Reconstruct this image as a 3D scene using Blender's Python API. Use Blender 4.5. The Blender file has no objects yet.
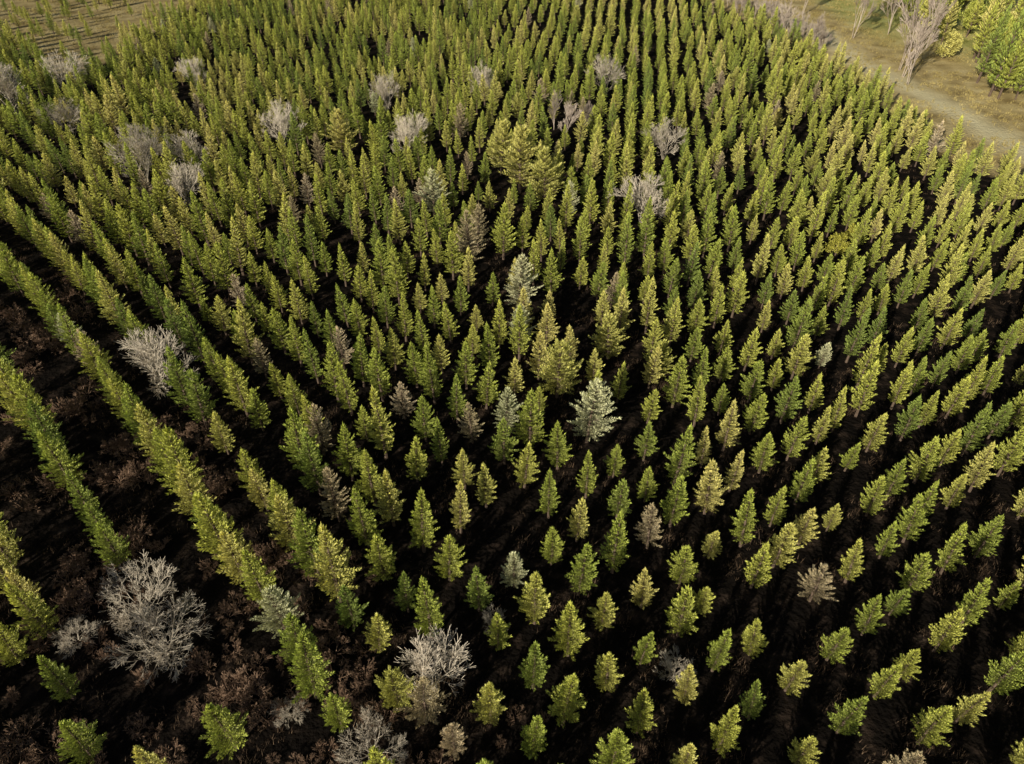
import bpy, math, random
import numpy as np
from mathutils import Vector, Matrix, noise as mnoise

random.seed(7); rng=np.random.default_rng(7)
scene=bpy.context.scene
scene.view_settings.view_transform='Standard'
scene.view_settings.look='None'
scene.view_settings.exposure=0
S=25.0           # unit used for the planting grid (metres)

SUN_AZ=math.radians(34)    # direction light travels, measured from +Y to +X
SUN_EL=math.radians(21)

# ------------------------------------------------------------ helpers
def terrain(x,y):
    return 0.16*mnoise.noise(Vector((x*0.11,y*0.11,0.3)))+0.5*mnoise.noise(Vector((x*0.02,y*0.02,5.3)))
def smooth(a,b,v):
    t=min(1,max(0,(v-a)/(b-a))); return t*t*(3-2*t)
def newmat(name):
    m=bpy.data.materials.new(name); m.use_nodes=True
    nt=m.node_tree; nt.nodes.clear(); return m,nt
def N(nt,t,**k):
    n=nt.nodes.new(t)
    for a,b in k.items(): setattr(n,a,b)
    return n
def ramp(nt,stops,interp='LINEAR'):
    n=nt.nodes.new('ShaderNodeValToRGB'); r=n.color_ramp; r.interpolation=interp
    while len(r.elements)<len(stops): r.elements.new(0.5)
    for e,(p,c) in zip(r.elements,stops):
        e.position=p; e.color=(c[0],c[1],c[2],1)
    return n

def foliage_mat(name,stops,tip=1.0,trans=0.25):
    m,nt=newmat(name); L=nt.links
    out=N(nt,'ShaderNodeOutputMaterial')
    oi=N(nt,'ShaderNodeObjectInfo'); geo=N(nt,'ShaderNodeNewGeometry')
    sc=N(nt,'ShaderNodeVectorMath',operation='SCALE'); sc.inputs['Scale'].default_value=0.045
    L.new(oi.outputs['Location'],sc.inputs[0])
    nz=N(nt,'ShaderNodeTexNoise'); nz.inputs['Scale'].default_value=1.0; nz.inputs['Detail'].default_value=2
    L.new(sc.outputs[0],nz.inputs['Vector'])
    a=N(nt,'ShaderNodeMath',operation='MULTIPLY_ADD'); a.inputs[1].default_value=1.3; a.inputs[2].default_value=-0.55
    L.new(nz.outputs['Fac'],a.inputs[0])
    b=N(nt,'ShaderNodeMath',operation='MULTIPLY_ADD'); b.inputs[1].default_value=0.85
    L.new(oi.outputs['Random'],b.inputs[0]); L.new(a.outputs[0],b.inputs[2])
    r=ramp(nt,stops); L.new(b.outputs[0],r.inputs[0])
    v=N(nt,'ShaderNodeMath',operation='MULTIPLY_ADD'); v.inputs[1].default_value=0.6; v.inputs[2].default_value=0.7
    L.new(geo.outputs['Random Per Island'],v.inputs[0])
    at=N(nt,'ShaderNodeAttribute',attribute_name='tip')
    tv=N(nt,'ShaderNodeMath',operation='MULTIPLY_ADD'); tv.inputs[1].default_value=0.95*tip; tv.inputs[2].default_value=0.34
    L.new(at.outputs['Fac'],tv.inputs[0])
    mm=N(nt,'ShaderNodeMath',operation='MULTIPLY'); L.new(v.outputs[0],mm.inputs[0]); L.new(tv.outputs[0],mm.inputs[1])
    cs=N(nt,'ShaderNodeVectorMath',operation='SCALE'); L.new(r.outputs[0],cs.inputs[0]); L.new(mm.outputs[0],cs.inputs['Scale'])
    d=N(nt,'ShaderNodeBsdfPrincipled'); d.inputs['Roughness'].default_value=0.5
    d.inputs['Specular IOR Level'].default_value=0.4
    t=N(nt,'ShaderNodeBsdfTranslucent')
    L.new(cs.outputs[0],d.inputs['Base Color']); L.new(cs.outputs[0],t.inputs['Color'])
    mx=N(nt,'ShaderNodeMixShader'); mx.inputs[0].default_value=trans
    L.new(d.outputs[0],mx.inputs[1]); L.new(t.outputs[0],mx.inputs[2]); L.new(mx.outputs[0],out.inputs[0])
    return m
def simple_mat(name,stops,scale=3,rough=0.9,space='Object'):
    m,nt=newmat(name); L=nt.links
    out=N(nt,'ShaderNodeOutputMaterial'); tc=N(nt,'ShaderNodeTexCoord')
    nz=N(nt,'ShaderNodeTexNoise'); nz.inputs['Scale'].default_value=scale; nz.inputs['Detail'].default_value=5
    L.new(tc.outputs[space],nz.inputs['Vector'])
    geo=N(nt,'ShaderNodeNewGeometry')
    a=N(nt,'ShaderNodeMath',operation='MULTIPLY_ADD'); a.inputs[1].default_value=0.4; 
    L.new(geo.outputs['Random Per Island'],a.inputs[0])
    b=N(nt,'ShaderNodeMath',operation='SUBTRACT'); L.new(nz.outputs['Fac'],b.inputs[0]); b.inputs[1].default_value=0.2
    L.new(b.outputs[0],a.inputs[2])
    r=ramp(nt,stops); L.new(a.outputs[0],r.inputs[0])
    d=N(nt,'ShaderNodeBsdfPrincipled'); d.inputs['Roughness'].default_value=rough; d.inputs['Specular IOR Level'].default_value=0.1
    L.new(r.outputs[0],d.inputs['Base Color']); L.new(d.outputs[0],out.inputs[0])
    return m

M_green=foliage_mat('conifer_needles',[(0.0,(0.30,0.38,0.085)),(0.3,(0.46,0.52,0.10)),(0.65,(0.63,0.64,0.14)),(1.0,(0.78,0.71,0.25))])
M_pale=foliage_mat('silvery_needles',[(0.0,(0.60,0.62,0.36)),(0.6,(0.70,0.69,0.42)),(1.0,(0.75,0.72,0.45))],trans=0.2)
M_olive=foliage_mat('olive_foliage',[(0.0,(0.50,0.50,0.12)),(0.6,(0.62,0.60,0.17)),(1.0,(0.70,0.62,0.2))])
M_tan=foliage_mat('dry_needles',[(0.0,(0.5,0.42,0.24)),(0.6,(0.64,0.52,0.33)),(1.0,(0.7,0.58,0.4))])
M_yellow=foliage_mat('yellow_leaves',[(0.0,(0.56,0.54,0.09)),(1.0,(0.66,0.6,0.11))])
M_bark=simple_mat('bark',[(0.2,(0.08,0.055,0.04)),(0.8,(0.18,0.13,0.10))],6)
M_twig=simple_mat('bare_twigs',[(0.2,(0.38,0.33,0.26)),(0.8,(0.72,0.63,0.52))],2)
M_brush=simple_mat('brown_brush',[(0.2,(0.14,0.085,0.055)),(0.8,(0.36,0.24,0.17))],2)
M_twigp=simple_mat('bare_purple_twigs',[(0.2,(0.30,0.24,0.20)),(0.8,(0.56,0.47,0.40))],2)
M_grass=simple_mat('dry_grass',[(0.15,(0.035,0.022,0.014)),(0.5,(0.10,0.065,0.042)),(0.85,(0.26,0.18,0.12))],0.6)
M_mgrass=simple_mat('meadow_grass',[(0.15,(0.22,0.17,0.06)),(0.5,(0.40,0.32,0.12)),(0.85,(0.55,0.46,0.2))],0.15)

# ------------------------------------------------------------ mesh makers
class MB:
    def __init__(s): s.v=[];s.f=[];s.m=[];s.t=[]
    def blade(s,p,d,L,w,up,tipv,mat=0):
        d=d.normalized(); side=d.cross(up)
        if side.length<1e-4: side=Vector((1,0,0))
        side.normalize(); n=len(s.v)
        mid=p+d*L*0.45
        s.v+= [p,mid+side*w*0.5,p+d*L,mid-side*w*0.5]
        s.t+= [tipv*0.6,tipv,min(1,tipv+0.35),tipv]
        s.f.append((n,n+1,n+2,n+3)); s.m.append(mat)
    def seg(s,a,b,ra,rb,k=4,mat=0):
        d=(b-a)
        if d.length<1e-5: return
        d=d.normalized(); x=d.orthogonal().normalized(); y=d.cross(x); n=len(s.v)
        for P,r in ((a,ra),(b,rb)):
            for i in range(k):
                t=2*math.pi*i/k; s.v.append(P+x*math.cos(t)*r+y*math.sin(t)*r); s.t.append(0.3)
        for i in range(k):
            j=(i+1)%k; s.f.append((n+i,n+j,n+k+j,n+k+i)); s.m.append(mat)
    def mesh(s,name,mats):
        me=bpy.data.meshes.new(name); me.from_pydata([tuple(v) for v in s.v],[],s.f)
        for m in mats: me.materials.append(m)
        me.polygons.foreach_set('material_index',s.m)
        at=me.attributes.new('tip','FLOAT','POINT'); at.data.foreach_set('value',s.t)
        me.update(); return me

def conifer(name,H,R,levels,mat,R_=None,seed=0,base=0.15,dens=1.0,blade=0.8,droop=0.0,power=0.85):
    r=random.Random(seed); mb=MB()
    bend=Vector((r.uniform(-.04,.04),r.uniform(-.04,.04),0))*H
    def axis(z): t=z/H; return Vector((bend.x*t*t,bend.y*t*t,z))
    for i in range(6):
        a=axis(H*i/6); b=axis(H*(i+1)/6)
        mb.seg(a,b,0.022*H*(1-i/6.1)+0.006,0.022*H*(1-(i+1)/6.1)+0.006,6,1)
    lop=[r.uniform(0.72,1.25) for _ in range(5)]
    for l in range(levels):
        t=base+(0.97-base)*((l+r.uniform(-.25,.25))/levels)
        t=max(base,t)
        prof=(1-t)**power*min(1.12,0.58+ (t-base)*3.0)
        nb=max(4,int(round((8.2-3.2*t)*dens)))
        off=r.random()*6.28
        lev=r.uniform(.82,1.14)
        for k in range(nb):
            th=off+6.283*k/nb+r.uniform(-.35,.35)
            lo=lop[int(th/6.283*5)%5]
            L=R*prof*lev*r.uniform(0.66,1.22)*(0.5+0.5*lo)+0.06
            el=math.radians(12+46*t+r.uniform(-8,8)-droop)
            d=Vector((math.cos(th)*math.cos(el),math.sin(th)*math.cos(el),math.sin(el)))
            o=axis(t*H)
            tipp=o+d*L
            mb.seg(o,tipp,0.012*L+0.004,0.003,3,1)
            side=Vector((-math.sin(th),math.cos(th),0)); up=side.cross(d)*-1
            if up.z<0: up=-up
            ns=max(3,int(L/ (0.085*blade)))
            for q in range(ns):
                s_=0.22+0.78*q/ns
                p=o+d*L*s_
                for sg in (-1,1):
                    a=math.radians(r.uniform(28,55))
                    dd=d*math.cos(a)+side*sg*math.sin(a)+up*r.uniform(-.15,.4)
                    ll=(0.10+0.30*L*(1-s_))*r.uniform(.8,1.25)*blade
                    ll=max(ll,0.16*blade)
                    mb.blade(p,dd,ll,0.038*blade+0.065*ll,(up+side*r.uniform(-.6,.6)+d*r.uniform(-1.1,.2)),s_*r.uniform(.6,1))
                if q%2==0:
                    dd=d*0.8+up*r.uniform(.3,.8)+side*r.uniform(-.4,.4)
                    mb.blade(p,dd,0.15*blade,0.055*blade,side+up*r.uniform(-.5,.5),s_)
            for q in range(3):
                mb.blade(tipp-d*0.05,d+side*r.uniform(-.5,.5)+up*r.uniform(-.1,.6),0.2*blade,0.055*blade,up+side*r.uniform(-.8,.8)-d*r.uniform(0,.8),1.0)
    top=axis(H*0.95)
    for q in range(9):
        th=r.random()*6.28; mb.blade(top,Vector((math.cos(th)*.35,math.sin(th)*.35,1)),0.22,0.05,Vector((math.sin(th),-math.cos(th),0.2)),1)
    mb.blade(top,Vector((0,0,1)),0.36,0.05,Vector((1,0,0)),1); mb.blade(top,Vector((0,0,1)),0.36,0.05,Vector((0,1,0)),1)
    return mb.mesh(name,[mat,M_bark])

def bare_tree(name,H,spread,mat,seed,stems=5,depth=5,lean=0.5,twigr=0.006):
    r=random.Random(seed); mb=MB()
    def grow(p,d,L,rad,lev):
        q=p; n=3
        for i in range(n):
            d=(d+Vector((r.uniform(-.16,.16),r.uniform(-.16,.16),r.uniform(-.04,.12)))).normalized()
            nx=q+d*L/n; r2=max(twigr,rad*(1-0.13*(i+1)))
            mb.seg(q,nx,max(twigr,rad*(1-.13*i)),r2,4 if lev>2 else 3); q=nx
            if lev>0 and i>0 or lev==depth-1:
                for k in range(2 if (lev<depth-1 and r.random()<.6) else 1):
                    ax=d.orthogonal(); ax.rotate(Matrix.Rotation(r.random()*6.28,3,d))
                    dd=(d+ax*r.uniform(.45,.95)*spread)
                    if lev>0: grow(q,dd.normalized(),L*r.uniform(.5,.78),rad*.55,lev-1)
        if lev>0: grow(q,d,L*r.uniform(.6,.8),rad*.6,lev-1)
    for s in range(stems):
        th=6.28*s/stems+r.uniform(-.5,.5)
        k=lean*r.uniform(.5,1.2)
        grow(Vector((math.cos(th)*.08,math.sin(th)*.08,0)),Vector((math.cos(th)*k,math.sin(th)*k,1)).normalized(),H*.36*r.uniform(.8,1.1),0.018*H/2.5+.01,depth-1)
    return mb.mesh(name,[mat])

def leafy(name,H,R,mat,seed,n=2600,leaf=0.16):
    """broadleaf: trunk, limbs and leaf clumps"""
    r=random.Random(seed); mb=MB()
    mb.seg(Vector((0,0,0)),Vector((0,0,H*.45)),.035*H,.022*H,7,1)
    cl=[]
    for i in range(22):
        th=r.random()*6.28; z=H*r.uniform(.28,.95); rr=R*math.sqrt(max(0.05,1-((z/H-.55)/.5)**2))*r.uniform(.35,.95)
        c=Vector((math.cos(th)*rr,math.sin(th)*rr,z)); cl.append((c,R*r.uniform(.22,.42)))
        st=Vector((0,0,H*r.uniform(.15,.45))); mid=(st+c)/2+Vector((0,0,-.05*H))
        mb.seg(st,mid,.012*H,.008*H,4,1); mb.seg(mid,c,.008*H,.003*H,3,1)
    for i in range(n):
        c,cr=cl[i%len(cl)]
        d=Vector((r.gauss(0,1),r.gauss(0,1),r.gauss(0,1))).normalized()
        p=c+d*cr*(r.random()**.4)
        mb.blade(p,d+Vector((0,0,.3)),leaf*r.uniform(.7,1.4),leaf*.6,Vector((r.gauss(0,1),r.gauss(0,1),r.gauss(0,1)+.5)),r.random())
    return mb.mesh(name,[mat,M_bark])

conifers=[conifer('fir_mesh_%d'%i,H,R,lv,M_green,seed=100+i,power=pw) for i,(H,R,lv,pw) in enumerate([
    (3.3,.82,17,.85),(3.5,.80,18,.9),(3.1,.84,16,.8),(3.7,.76,18,.95),(3.2,.74,17,.8),(3.4,.88,18,.9),(2.9,.80,15,.85),(3.8,.88,19,1.0),(3.2,.70,16,.9),(3.4,.92,18,.8)])]
pales=[conifer('pale_mesh_%d'%i,3.5,1.25,17,M_pale,seed=200+i,power=.75,dens=1.15) for i in range(2)]
olives=[conifer('olive_mesh_%d'%i,3.8,1.5,15,M_olive,seed=300+i,power=.6,blade=1.1) for i in range(2)]
tans=[conifer('tan_mesh_%d'%i,3.6,1.05,15,M_tan,seed=400+i,power=.8,dens=.8) for i in range(2)]
yellows=[leafy('yellow_mesh',3.2,1.5,M_yellow,500)]
bares=[bare_tree('bare_mesh_%d'%i,3.6,.75,M_twig,600+i,stems=5,depth=5,lean=.35,twigr=.009) for i in range(3)]
spreads=[bare_tree('spread_mesh_%d'%i,2.4,1.1,M_twig,650+i,stems=8,depth=5,lean=1.5) for i in range(2)]
brushes=[bare_tree('brush_mesh_%d'%i,1.3,1.1,M_brush,680+i,stems=6,depth=4,lean=1.3,twigr=.010) for i in range(3)]
purples=[bare_tree('purple_mesh_%d'%i,6.0,.40,M_twigp,700+i,stems=2,depth=5,lean=.10,twigr=.014) for i in range(3)]
leafys=[leafy('leafy_mesh_%d'%i,8,3.2,M_green,800+i,n=4200,leaf=.42) for i in range(3)]

def put(me,name,x,y,s=1,sz=None,rot=None,parent=None,tilt=0.05):
    o=bpy.data.objects.new(name,me)
    o.location=(x,y,terrain(x,y)-0.03)
    o.rotation_euler=(random.uniform(-tilt,tilt),random.uniform(-tilt,tilt),random.random()*6.28 if rot is None else rot)
    o.scale=(s,s,sz if sz else s)
    scene.collection.objects.link(o)
    if parent: o.parent=parent
    return o

# ------------------------------------------------------------ individually different trees
specials=[]
def sp(ms,name,x,y,s,rad,sz=None):
    put(random.choice(ms),name,x,y,s,sz); specials.append((x,y,rad))
for x,y,s,r_ in [(-20.1,31.7,1.2,1.5),(-32.7,60.3,1.3,1.9),(-27.3,55.4,1.1,1.5),(-54.8,79.1,1.6,2.2),(-3.2,13.6,.9,1.2),(-22.6,68.8,1.2,1.5),(-9.9,66.2,1.2,1.4),
                (10.5,52.7,1.2,1.3),(11,86,1.2,1.4),(-.6,16.1,.35,.5),(6.3,14.0,.42,.5),(-29.5,63,1.1,1.4),(-21.5,33.6,.6,.6),(-36,66,1.0,1.3),(-14,80,1.1,1.3),(-38,88,1.1,1.4),(14.5,66,1,1.2),(-52,86,1.3,1.6),(-3,84,1.1,1.3),(-45,72,1,1.2)]:
    sp(bares,'bare_deciduous_tree',x,y,s,r_)
for x,y,s,r_ in [(-5.0,11.2,.75,1.2),(-14.0,15.2,1.05,2.1),(-15.8,17.2,.95,1.6),(-17.8,15.6,.5,.8),(-8.3,12.6,.4,.8)]:
    sp(spreads,'bare_shrub',x,y,s,r_)
for x,y,s in [(5.3,70.2,.8),(7.2,72.5,.7),(4.4,74,.7)]: sp(purples,'bare_birch_tree',x,y,s,1.3)
for x,y,s,r_ in [(4.0,27.2,1.3,2.0),(.5,40.1,1.2,1.4),(.5,35.8,.9,1.1),(-6.4,53.5,1.2,1.3)]:
    sp(pales,'silver_fir_tree',x,y,s,r_)
for x,y,s,r_ in [(2.6,31.0,1.05,1.5),(5.9,34.5,.85,1.2),(.7,58.3,1.5,2.4),(2.8,55.8,1.3,2.0),(-1.0,62,1.3,2.),(-16.2,66.2,1.2,1.7),(-4.3,12.9,.6,.8),(8.6,32.6,.7,1.0)]:
    sp(olives,'pine_tree',x,y,s,r_)
for x,y,s,r_ in [(-3.1,45.4,1.3,1.4),(-2.6,48.0,1.1,1.1),(-9.9,26.3,.95,1.0),(6.7,40.1,.8,.8),(-5.2,70,1.1,1.1)]:
    sp(tans,'dry_fir_tree',x,y,s,r_)
for x,y,s,r_ in [(24.6,47.6,.55,.8),(26.7,49.7,.45,.8)]:
    sp(yellows,'yellow_deciduous_tree',x,y,s,r_)
for x,y,s in [(-16.8,13.2,.9),(-15.0,11.0,.95),(-10.0,11.4,1.0),(-19.5,14.6,.95),(-12.0,10.0,.9),(-8.2,14.6,1.0)]:
    sp(conifers,'fir_tree',x,y,s,.9)

# ------------------------------------------------------------ plantation rows
ang=math.radians(38)
uA=(-math.sin(ang),math.cos(ang)); uB=(math.cos(ang),math.sin(ang))
def warp(x):
    ax=abs(x)
    return 0.12*x*x if ax<1.5 else 0.12*(1.5*1.5+2*1.5*(ax-1.5))*1.0
def bound_right(y):   # right edge of plantation
    pts=[(-20,70),(52,62),(60,47),(69,41.5),(90,43),(109,40),(140,32),(200,26)]
    for (a,b),(c,d) in zip(pts,pts[1:]):
        if a<=y<=c: return b+(d-b)*(y-a)/(c-a)
    return 26
def corner(x,y): return x<-54 and y>110-(x+74)*0.9+3*mnoise.noise(Vector((x*.1,y*.1,77)))
def in_field(x,y):
    if x>bound_right(y)+mnoise.noise(Vector((x*.1,y*.1,2)))*1.5: return False
    return y<185
rows=[-.45,-.31,-.172,-.04,.10,.205]+[.285+.08*k*(1+.004*k) for k in range(0,100)]
mass=bpy.data.objects.new('distant_fir_plantation',None); scene.collection.objects.link(mass)
cnt=0; near=0
for n in rows:
    for k in range(-50,100):
        a=.339+.078*k*(1+.004*abs(k))
        if n<.25: a=.339+.068*k
        jit=.0045 if n<.25 else .0065
        jx,jy=random.gauss(0,jit),random.gauss(0,jit)
        X=uA[0]*a+uB[0]*n+jx; Yp=uA[1]*a+uB[1]*n+jy
        Y=Yp-warp(X); x=X*S; y=Y*S
        if y<5 or y>175 or abs(x)>.66*y+20 : continue
        if not in_field(x,y): continue
        if corner(x,y) and random.random()<.6: continue
        if any((x-sx)**2+(y-sy)**2<sr*sr for sx,sy,sr in specials): continue
        gap=mnoise.noise(Vector((x*.12,y*.12,31)))
        if random.random()<(0.03 if gap<.28 else .12): continue
        if n<0.08 and x>-15.5 and y<19 and random.random()<0.75: continue
        if n<-.1 and random.random()<0.2: continue
        nz=mnoise.noise(Vector((x*.05,y*.05,9)))
        s=random.gauss(0.92,.12)+nz*.12
        if n<.22: s*=1.14
        if x<-8: s*=1.05
        if y<24 and x>-4: s*=.97
        s=max(.5,min(1.4,s)); sz=s*random.uniform(.9,1.14)
        far=(y>48)
        if far: s*=1.02
        if corner(x,y): s*=.8; sz*=.7
        me=random.choice(conifers)
        rr=random.random()
        if rr<.025: me=random.choice(tans); s*=.8; sz*=.8
        elif rr<.034: me=random.choice(pales); s*=.7; sz*=.8
        elif rr<.044 and far: me=random.choice(olives); s*=.75; sz*=.8
        put(me,'fir_tree' if not far else 'plantation_fir',x,y,s,sz,parent=mass if far else None)
        cnt+=1; near+= (not far)
print('trees',cnt,near)

# brown brush (dead bracken and brambles) in the wide lanes on the left
brush=bpy.data.objects.new('brown_brush',None); scene.collection.objects.link(brush)
for i in range(420):
    n=random.choice([-.115,-.10,.02,.035,.05,.145,.16,-.24]); n+=random.gauss(0,.022)
    a=random.uniform(.15,2.4)
    X=uA[0]*a+uB[0]*n; Y=uA[1]*a+uB[1]*n-warp(X); x=X*S; y=Y*S
    if abs(x)>.66*y+19 or y<6: continue
    if mnoise.noise(Vector((x*.25,y*.25,55)))<-.02: continue
    put(random.choice(brushes),'brush_clump',x,y,random.uniform(.4,.95),parent=brush)
for i in range(200):
    x=random.uniform(-20,2); y=random.uniform(8,20)
    if x>-7 and random.random()<.7: continue
    if mnoise.noise(Vector((x*.4,y*.4,15)))<0: continue
    put(random.choice(brushes),'brush_clump',x,y,random.uniform(.3,.7),parent=brush)

# thin line of bare trees at the edge of the plantation and trees beyond the field
for i in range(44):
    t=i/43; x=43-10*t+random.uniform(-.8,.8); y=104+42*t+random.uniform(-1.5,1.5)
    put(random.choice(purples),'bare_birch_tree',x,y,random.uniform(.4,.8))
for x,y,s in [(48.5,90,1.5),(49.5,93.5,1.8),(50.3,96.5,1.5),(50,112,1.7),(53,118,1.8),(56,114,1.6),(47,126,1.6),(58,106,1.5)]:
    put(random.choice(purples),'bare_birch_tree',x,y,s*.7,s)
wood=bpy.data.objects.new('woodland_trees',None); scene.collection.objects.link(wood)
for i in range(300):
    x=random.uniform(54,100); y=random.uniform(60,135)
    if x<55.5+abs(y-86)*.16: continue
    if random.random()<.12: put(random.choice(leafys),'woodland_tree',x,y,random.uniform(.35,.55),parent=wood)
    else: 
        q=random.uniform(1.3,2.1); put(random.choice(conifers),'woodland_tree',x,y,q,q*1.4,parent=wood)
for i in range(30):
    x=random.uniform(52,100); y=random.uniform(145,175)
    put(random.choice(leafys),'woodland_tree',x,y,random.uniform(.4,.8),parent=wood)

# ------------------------------------------------------------ ground
def strip_x(y):
    pts=[(-60,78),(0,68),(40,58),(67,50),(101,44.8),(115,44.5),(140,40),(220,30)]
    for (a,b),(c,d) in zip(pts,pts[1:]):
        if a<=y<=c:
            t=(y-a)/(c-a); return b+(d-b)*t
    return 30
def axis_coords(lo,hi,step,far):
    c=list(np.arange(lo,hi+.01,step)); g=step
    a=[c[0]];
    while a[0]>-far: g*=1.25; a.insert(0,a[0]-g)
    g=step; b=[c[-1]]
    while b[-1]<far: g*=1.25; b.append(b[-1]+g)
    return a[:-1]+c+b[1:]
xs=axis_coords(-105,105,1.0,2500); ys=axis_coords(-10,185,1.0,2500)
V=[];Z=[];G=[];P=[]
for y in ys:
    for x in xs:
        V.append((x,y,terrain(x,y) if abs(x)<400 and abs(y)<400 else 0))
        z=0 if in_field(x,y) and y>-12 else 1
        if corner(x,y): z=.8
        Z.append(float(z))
        g=smooth(50,56,x)*smooth(100,125,y)+smooth(58,66,x)*.7
        G.append(float(min(1,g)))
        w_=1.6+1.6*mnoise.noise(Vector((x*.2,y*.2,12)))
        P.append(float(max(0,1-abs(x-strip_x(y)-1.5)/(w_+1.6))))
nx=len(xs); F=[(j*nx+i,j*nx+i+1,(j+1)*nx+i+1,(j+1)*nx+i) for j in range(len(ys)-1) for i in range(nx-1)]
me=bpy.data.meshes.new('ground'); me.from_pydata(V,[],F)
for nm,dat in (('zone',Z),('green',G),('pale',P)):
    at=me.attributes.new(nm,'FLOAT','POINT'); at.data.foreach_set('value',dat)
me.polygons.foreach_set('use_smooth',[True]*len(F))
ground=bpy.data.objects.new('ground',me); scene.collection.objects.link(ground)
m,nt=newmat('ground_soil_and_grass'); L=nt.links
out=N(nt,'ShaderNodeOutputMaterial'); tc=N(nt,'ShaderNodeTexCoord')
def nz(scale,detail=6):
    n=N(nt,'ShaderNodeTexNoise'); n.inputs['Scale'].default_value=scale; n.inputs['Detail'].default_value=detail; L.new(tc.outputs['Object'],n.inputs['Vector']); return n
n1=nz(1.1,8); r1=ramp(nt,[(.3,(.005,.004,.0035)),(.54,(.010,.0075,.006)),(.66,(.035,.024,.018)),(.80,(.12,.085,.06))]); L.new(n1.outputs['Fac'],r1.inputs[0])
n2=nz(.35,10); r2=ramp(nt,[(.3,(.26,.19,.08)),(.5,(.48,.37,.17)),(.7,(.66,.54,.28))]); L.new(n2.outputs['Fac'],r2.inputs[0])
n3=nz(.25,9); r3=ramp(nt,[(.3,(.24,.24,.06)),(.5,(.44,.43,.14)),(.7,(.6,.57,.25))]); L.new(n3.outputs['Fac'],r3.inputs[0])
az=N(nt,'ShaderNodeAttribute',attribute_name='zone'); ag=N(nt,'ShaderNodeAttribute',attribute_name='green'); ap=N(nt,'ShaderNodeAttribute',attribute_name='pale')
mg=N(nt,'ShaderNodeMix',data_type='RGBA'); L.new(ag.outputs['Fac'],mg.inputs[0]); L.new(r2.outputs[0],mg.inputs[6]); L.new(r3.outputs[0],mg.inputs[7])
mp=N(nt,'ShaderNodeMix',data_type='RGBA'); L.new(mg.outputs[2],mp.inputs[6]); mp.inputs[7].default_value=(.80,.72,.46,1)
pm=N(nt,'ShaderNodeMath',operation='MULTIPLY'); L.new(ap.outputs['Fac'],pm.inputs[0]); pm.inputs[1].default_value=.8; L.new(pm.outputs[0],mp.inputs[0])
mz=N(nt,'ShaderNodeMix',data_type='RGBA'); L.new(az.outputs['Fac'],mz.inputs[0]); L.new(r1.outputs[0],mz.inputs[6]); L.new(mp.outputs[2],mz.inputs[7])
d=N(nt,'ShaderNodeBsdfPrincipled'); d.inputs['Roughness'].default_value=.95; d.inputs['Specular IOR Level'].default_value=.05
L.new(mz.outputs[2],d.inputs['Base Color'])
nb=nz(4,8); bp=N(nt,'ShaderNodeBump'); bp.inputs['Strength'].default_value=.8; bp.inputs['Distance'].default_value=.2
L.new(nb.outputs['Fac'],bp.inputs['Height']); L.new(bp.outputs[0],d.inputs['Normal']); L.new(d.outputs[0],out.inputs[0])
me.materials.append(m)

# ------------------------------------------------------------ grass masses
def grass(name,pts,mat,h,w,nb):
    vs=[];fs=[]
    for (x,y,s) in pts:
        z=terrain(x,y)-.02
        for b in range(nb):
            th=random.random()*6.28; l=random.uniform(.3,1.0); hh=h*s*random.uniform(.6,1.2)
            bx,by=x+random.gauss(0,.1*s),y+random.gauss(0,.1*s)
            c,sn=math.cos(th),math.sin(th); n=len(vs)
            vs+=[(bx-sn*w*s,by+c*w*s,z),(bx+sn*w*s,by-c*w*s,z),(bx+c*hh*l,by+sn*hh*l,z+hh)]
            fs.append((n,n+1,n+2))
    me=bpy.data.meshes.new(name); me.from_pydata(vs,[],fs); me.materials.append(mat)
    o=bpy.data.objects.new(name,me); scene.collection.objects.link(o)
pts=[]
while len(pts)<12000:
    y=5+60*random.random()**1.1; x=random.uniform(-1,1)*(.66*y+18)
    if not in_field(x,y): continue
    q=mnoise.noise(Vector((x*.5,y*.5,4)))
    if q+random.uniform(-.2,.2)<0.22: continue
    pts.append((x,y,random.uniform(.4,1.1)))
grass('dry_grass',pts,M_grass,.26,.012,8)
pts=[]
while len(pts)<16000:
    x=random.uniform(38,85) if random.random()<.6 else random.uniform(-105,-56)
    y=random.uniform(50,170)
    if in_field(x,y) and not corner(x,y): continue
    if mnoise.noise(Vector((x*.25,y*.25,7)))+random.uniform(-.35,.35)<0: continue
    pts.append((x,y,random.uniform(.5,1.2)))
grass('meadow_grass',pts,M_mgrass,.26,.03,7)

# ------------------------------------------------------------ light
w=bpy.data.worlds.new('World'); scene.world=w; w.use_nodes=True
nt=w.node_tree; bg=nt.nodes['Background']; sky=nt.nodes.new('ShaderNodeTexSky'); sky.sky_type='NISHITA'; sky.sun_disc=False
sky.sun_elevation=SUN_EL; sky.sun_rotation=SUN_AZ+math.pi
bg.inputs['Strength'].default_value=0.05; nt.links.new(sky.outputs[0],bg.inputs[0])
sd=bpy.data.lights.new('sun','SUN'); sd.energy=5; sd.angle=math.radians(.5); sd.color=(1,.93,.76)
so=bpy.data.objects.new('sun',sd); scene.collection.objects.link(so)
dv=Vector((math.sin(SUN_AZ)*math.cos(SUN_EL),math.cos(SUN_AZ)*math.cos(SUN_EL),-math.sin(SUN_EL)))
so.rotation_euler=dv.to_track_quat('-Z','Y').to_euler(); so.location=(0,-20,60)

# ------------------------------------------------------------ camera
cd=bpy.data.cameras.new('camera'); cam=bpy.data.objects.new('camera',cd); scene.collection.objects.link(cam)
cd.sensor_width=36; cd.lens=36*705/1024; cd.clip_end=6000; cd.clip_start=.1
cam.location=(0,0,26.6); cam.rotation_euler=(math.radians(90-39.4),0,0)
scene.camera=cam
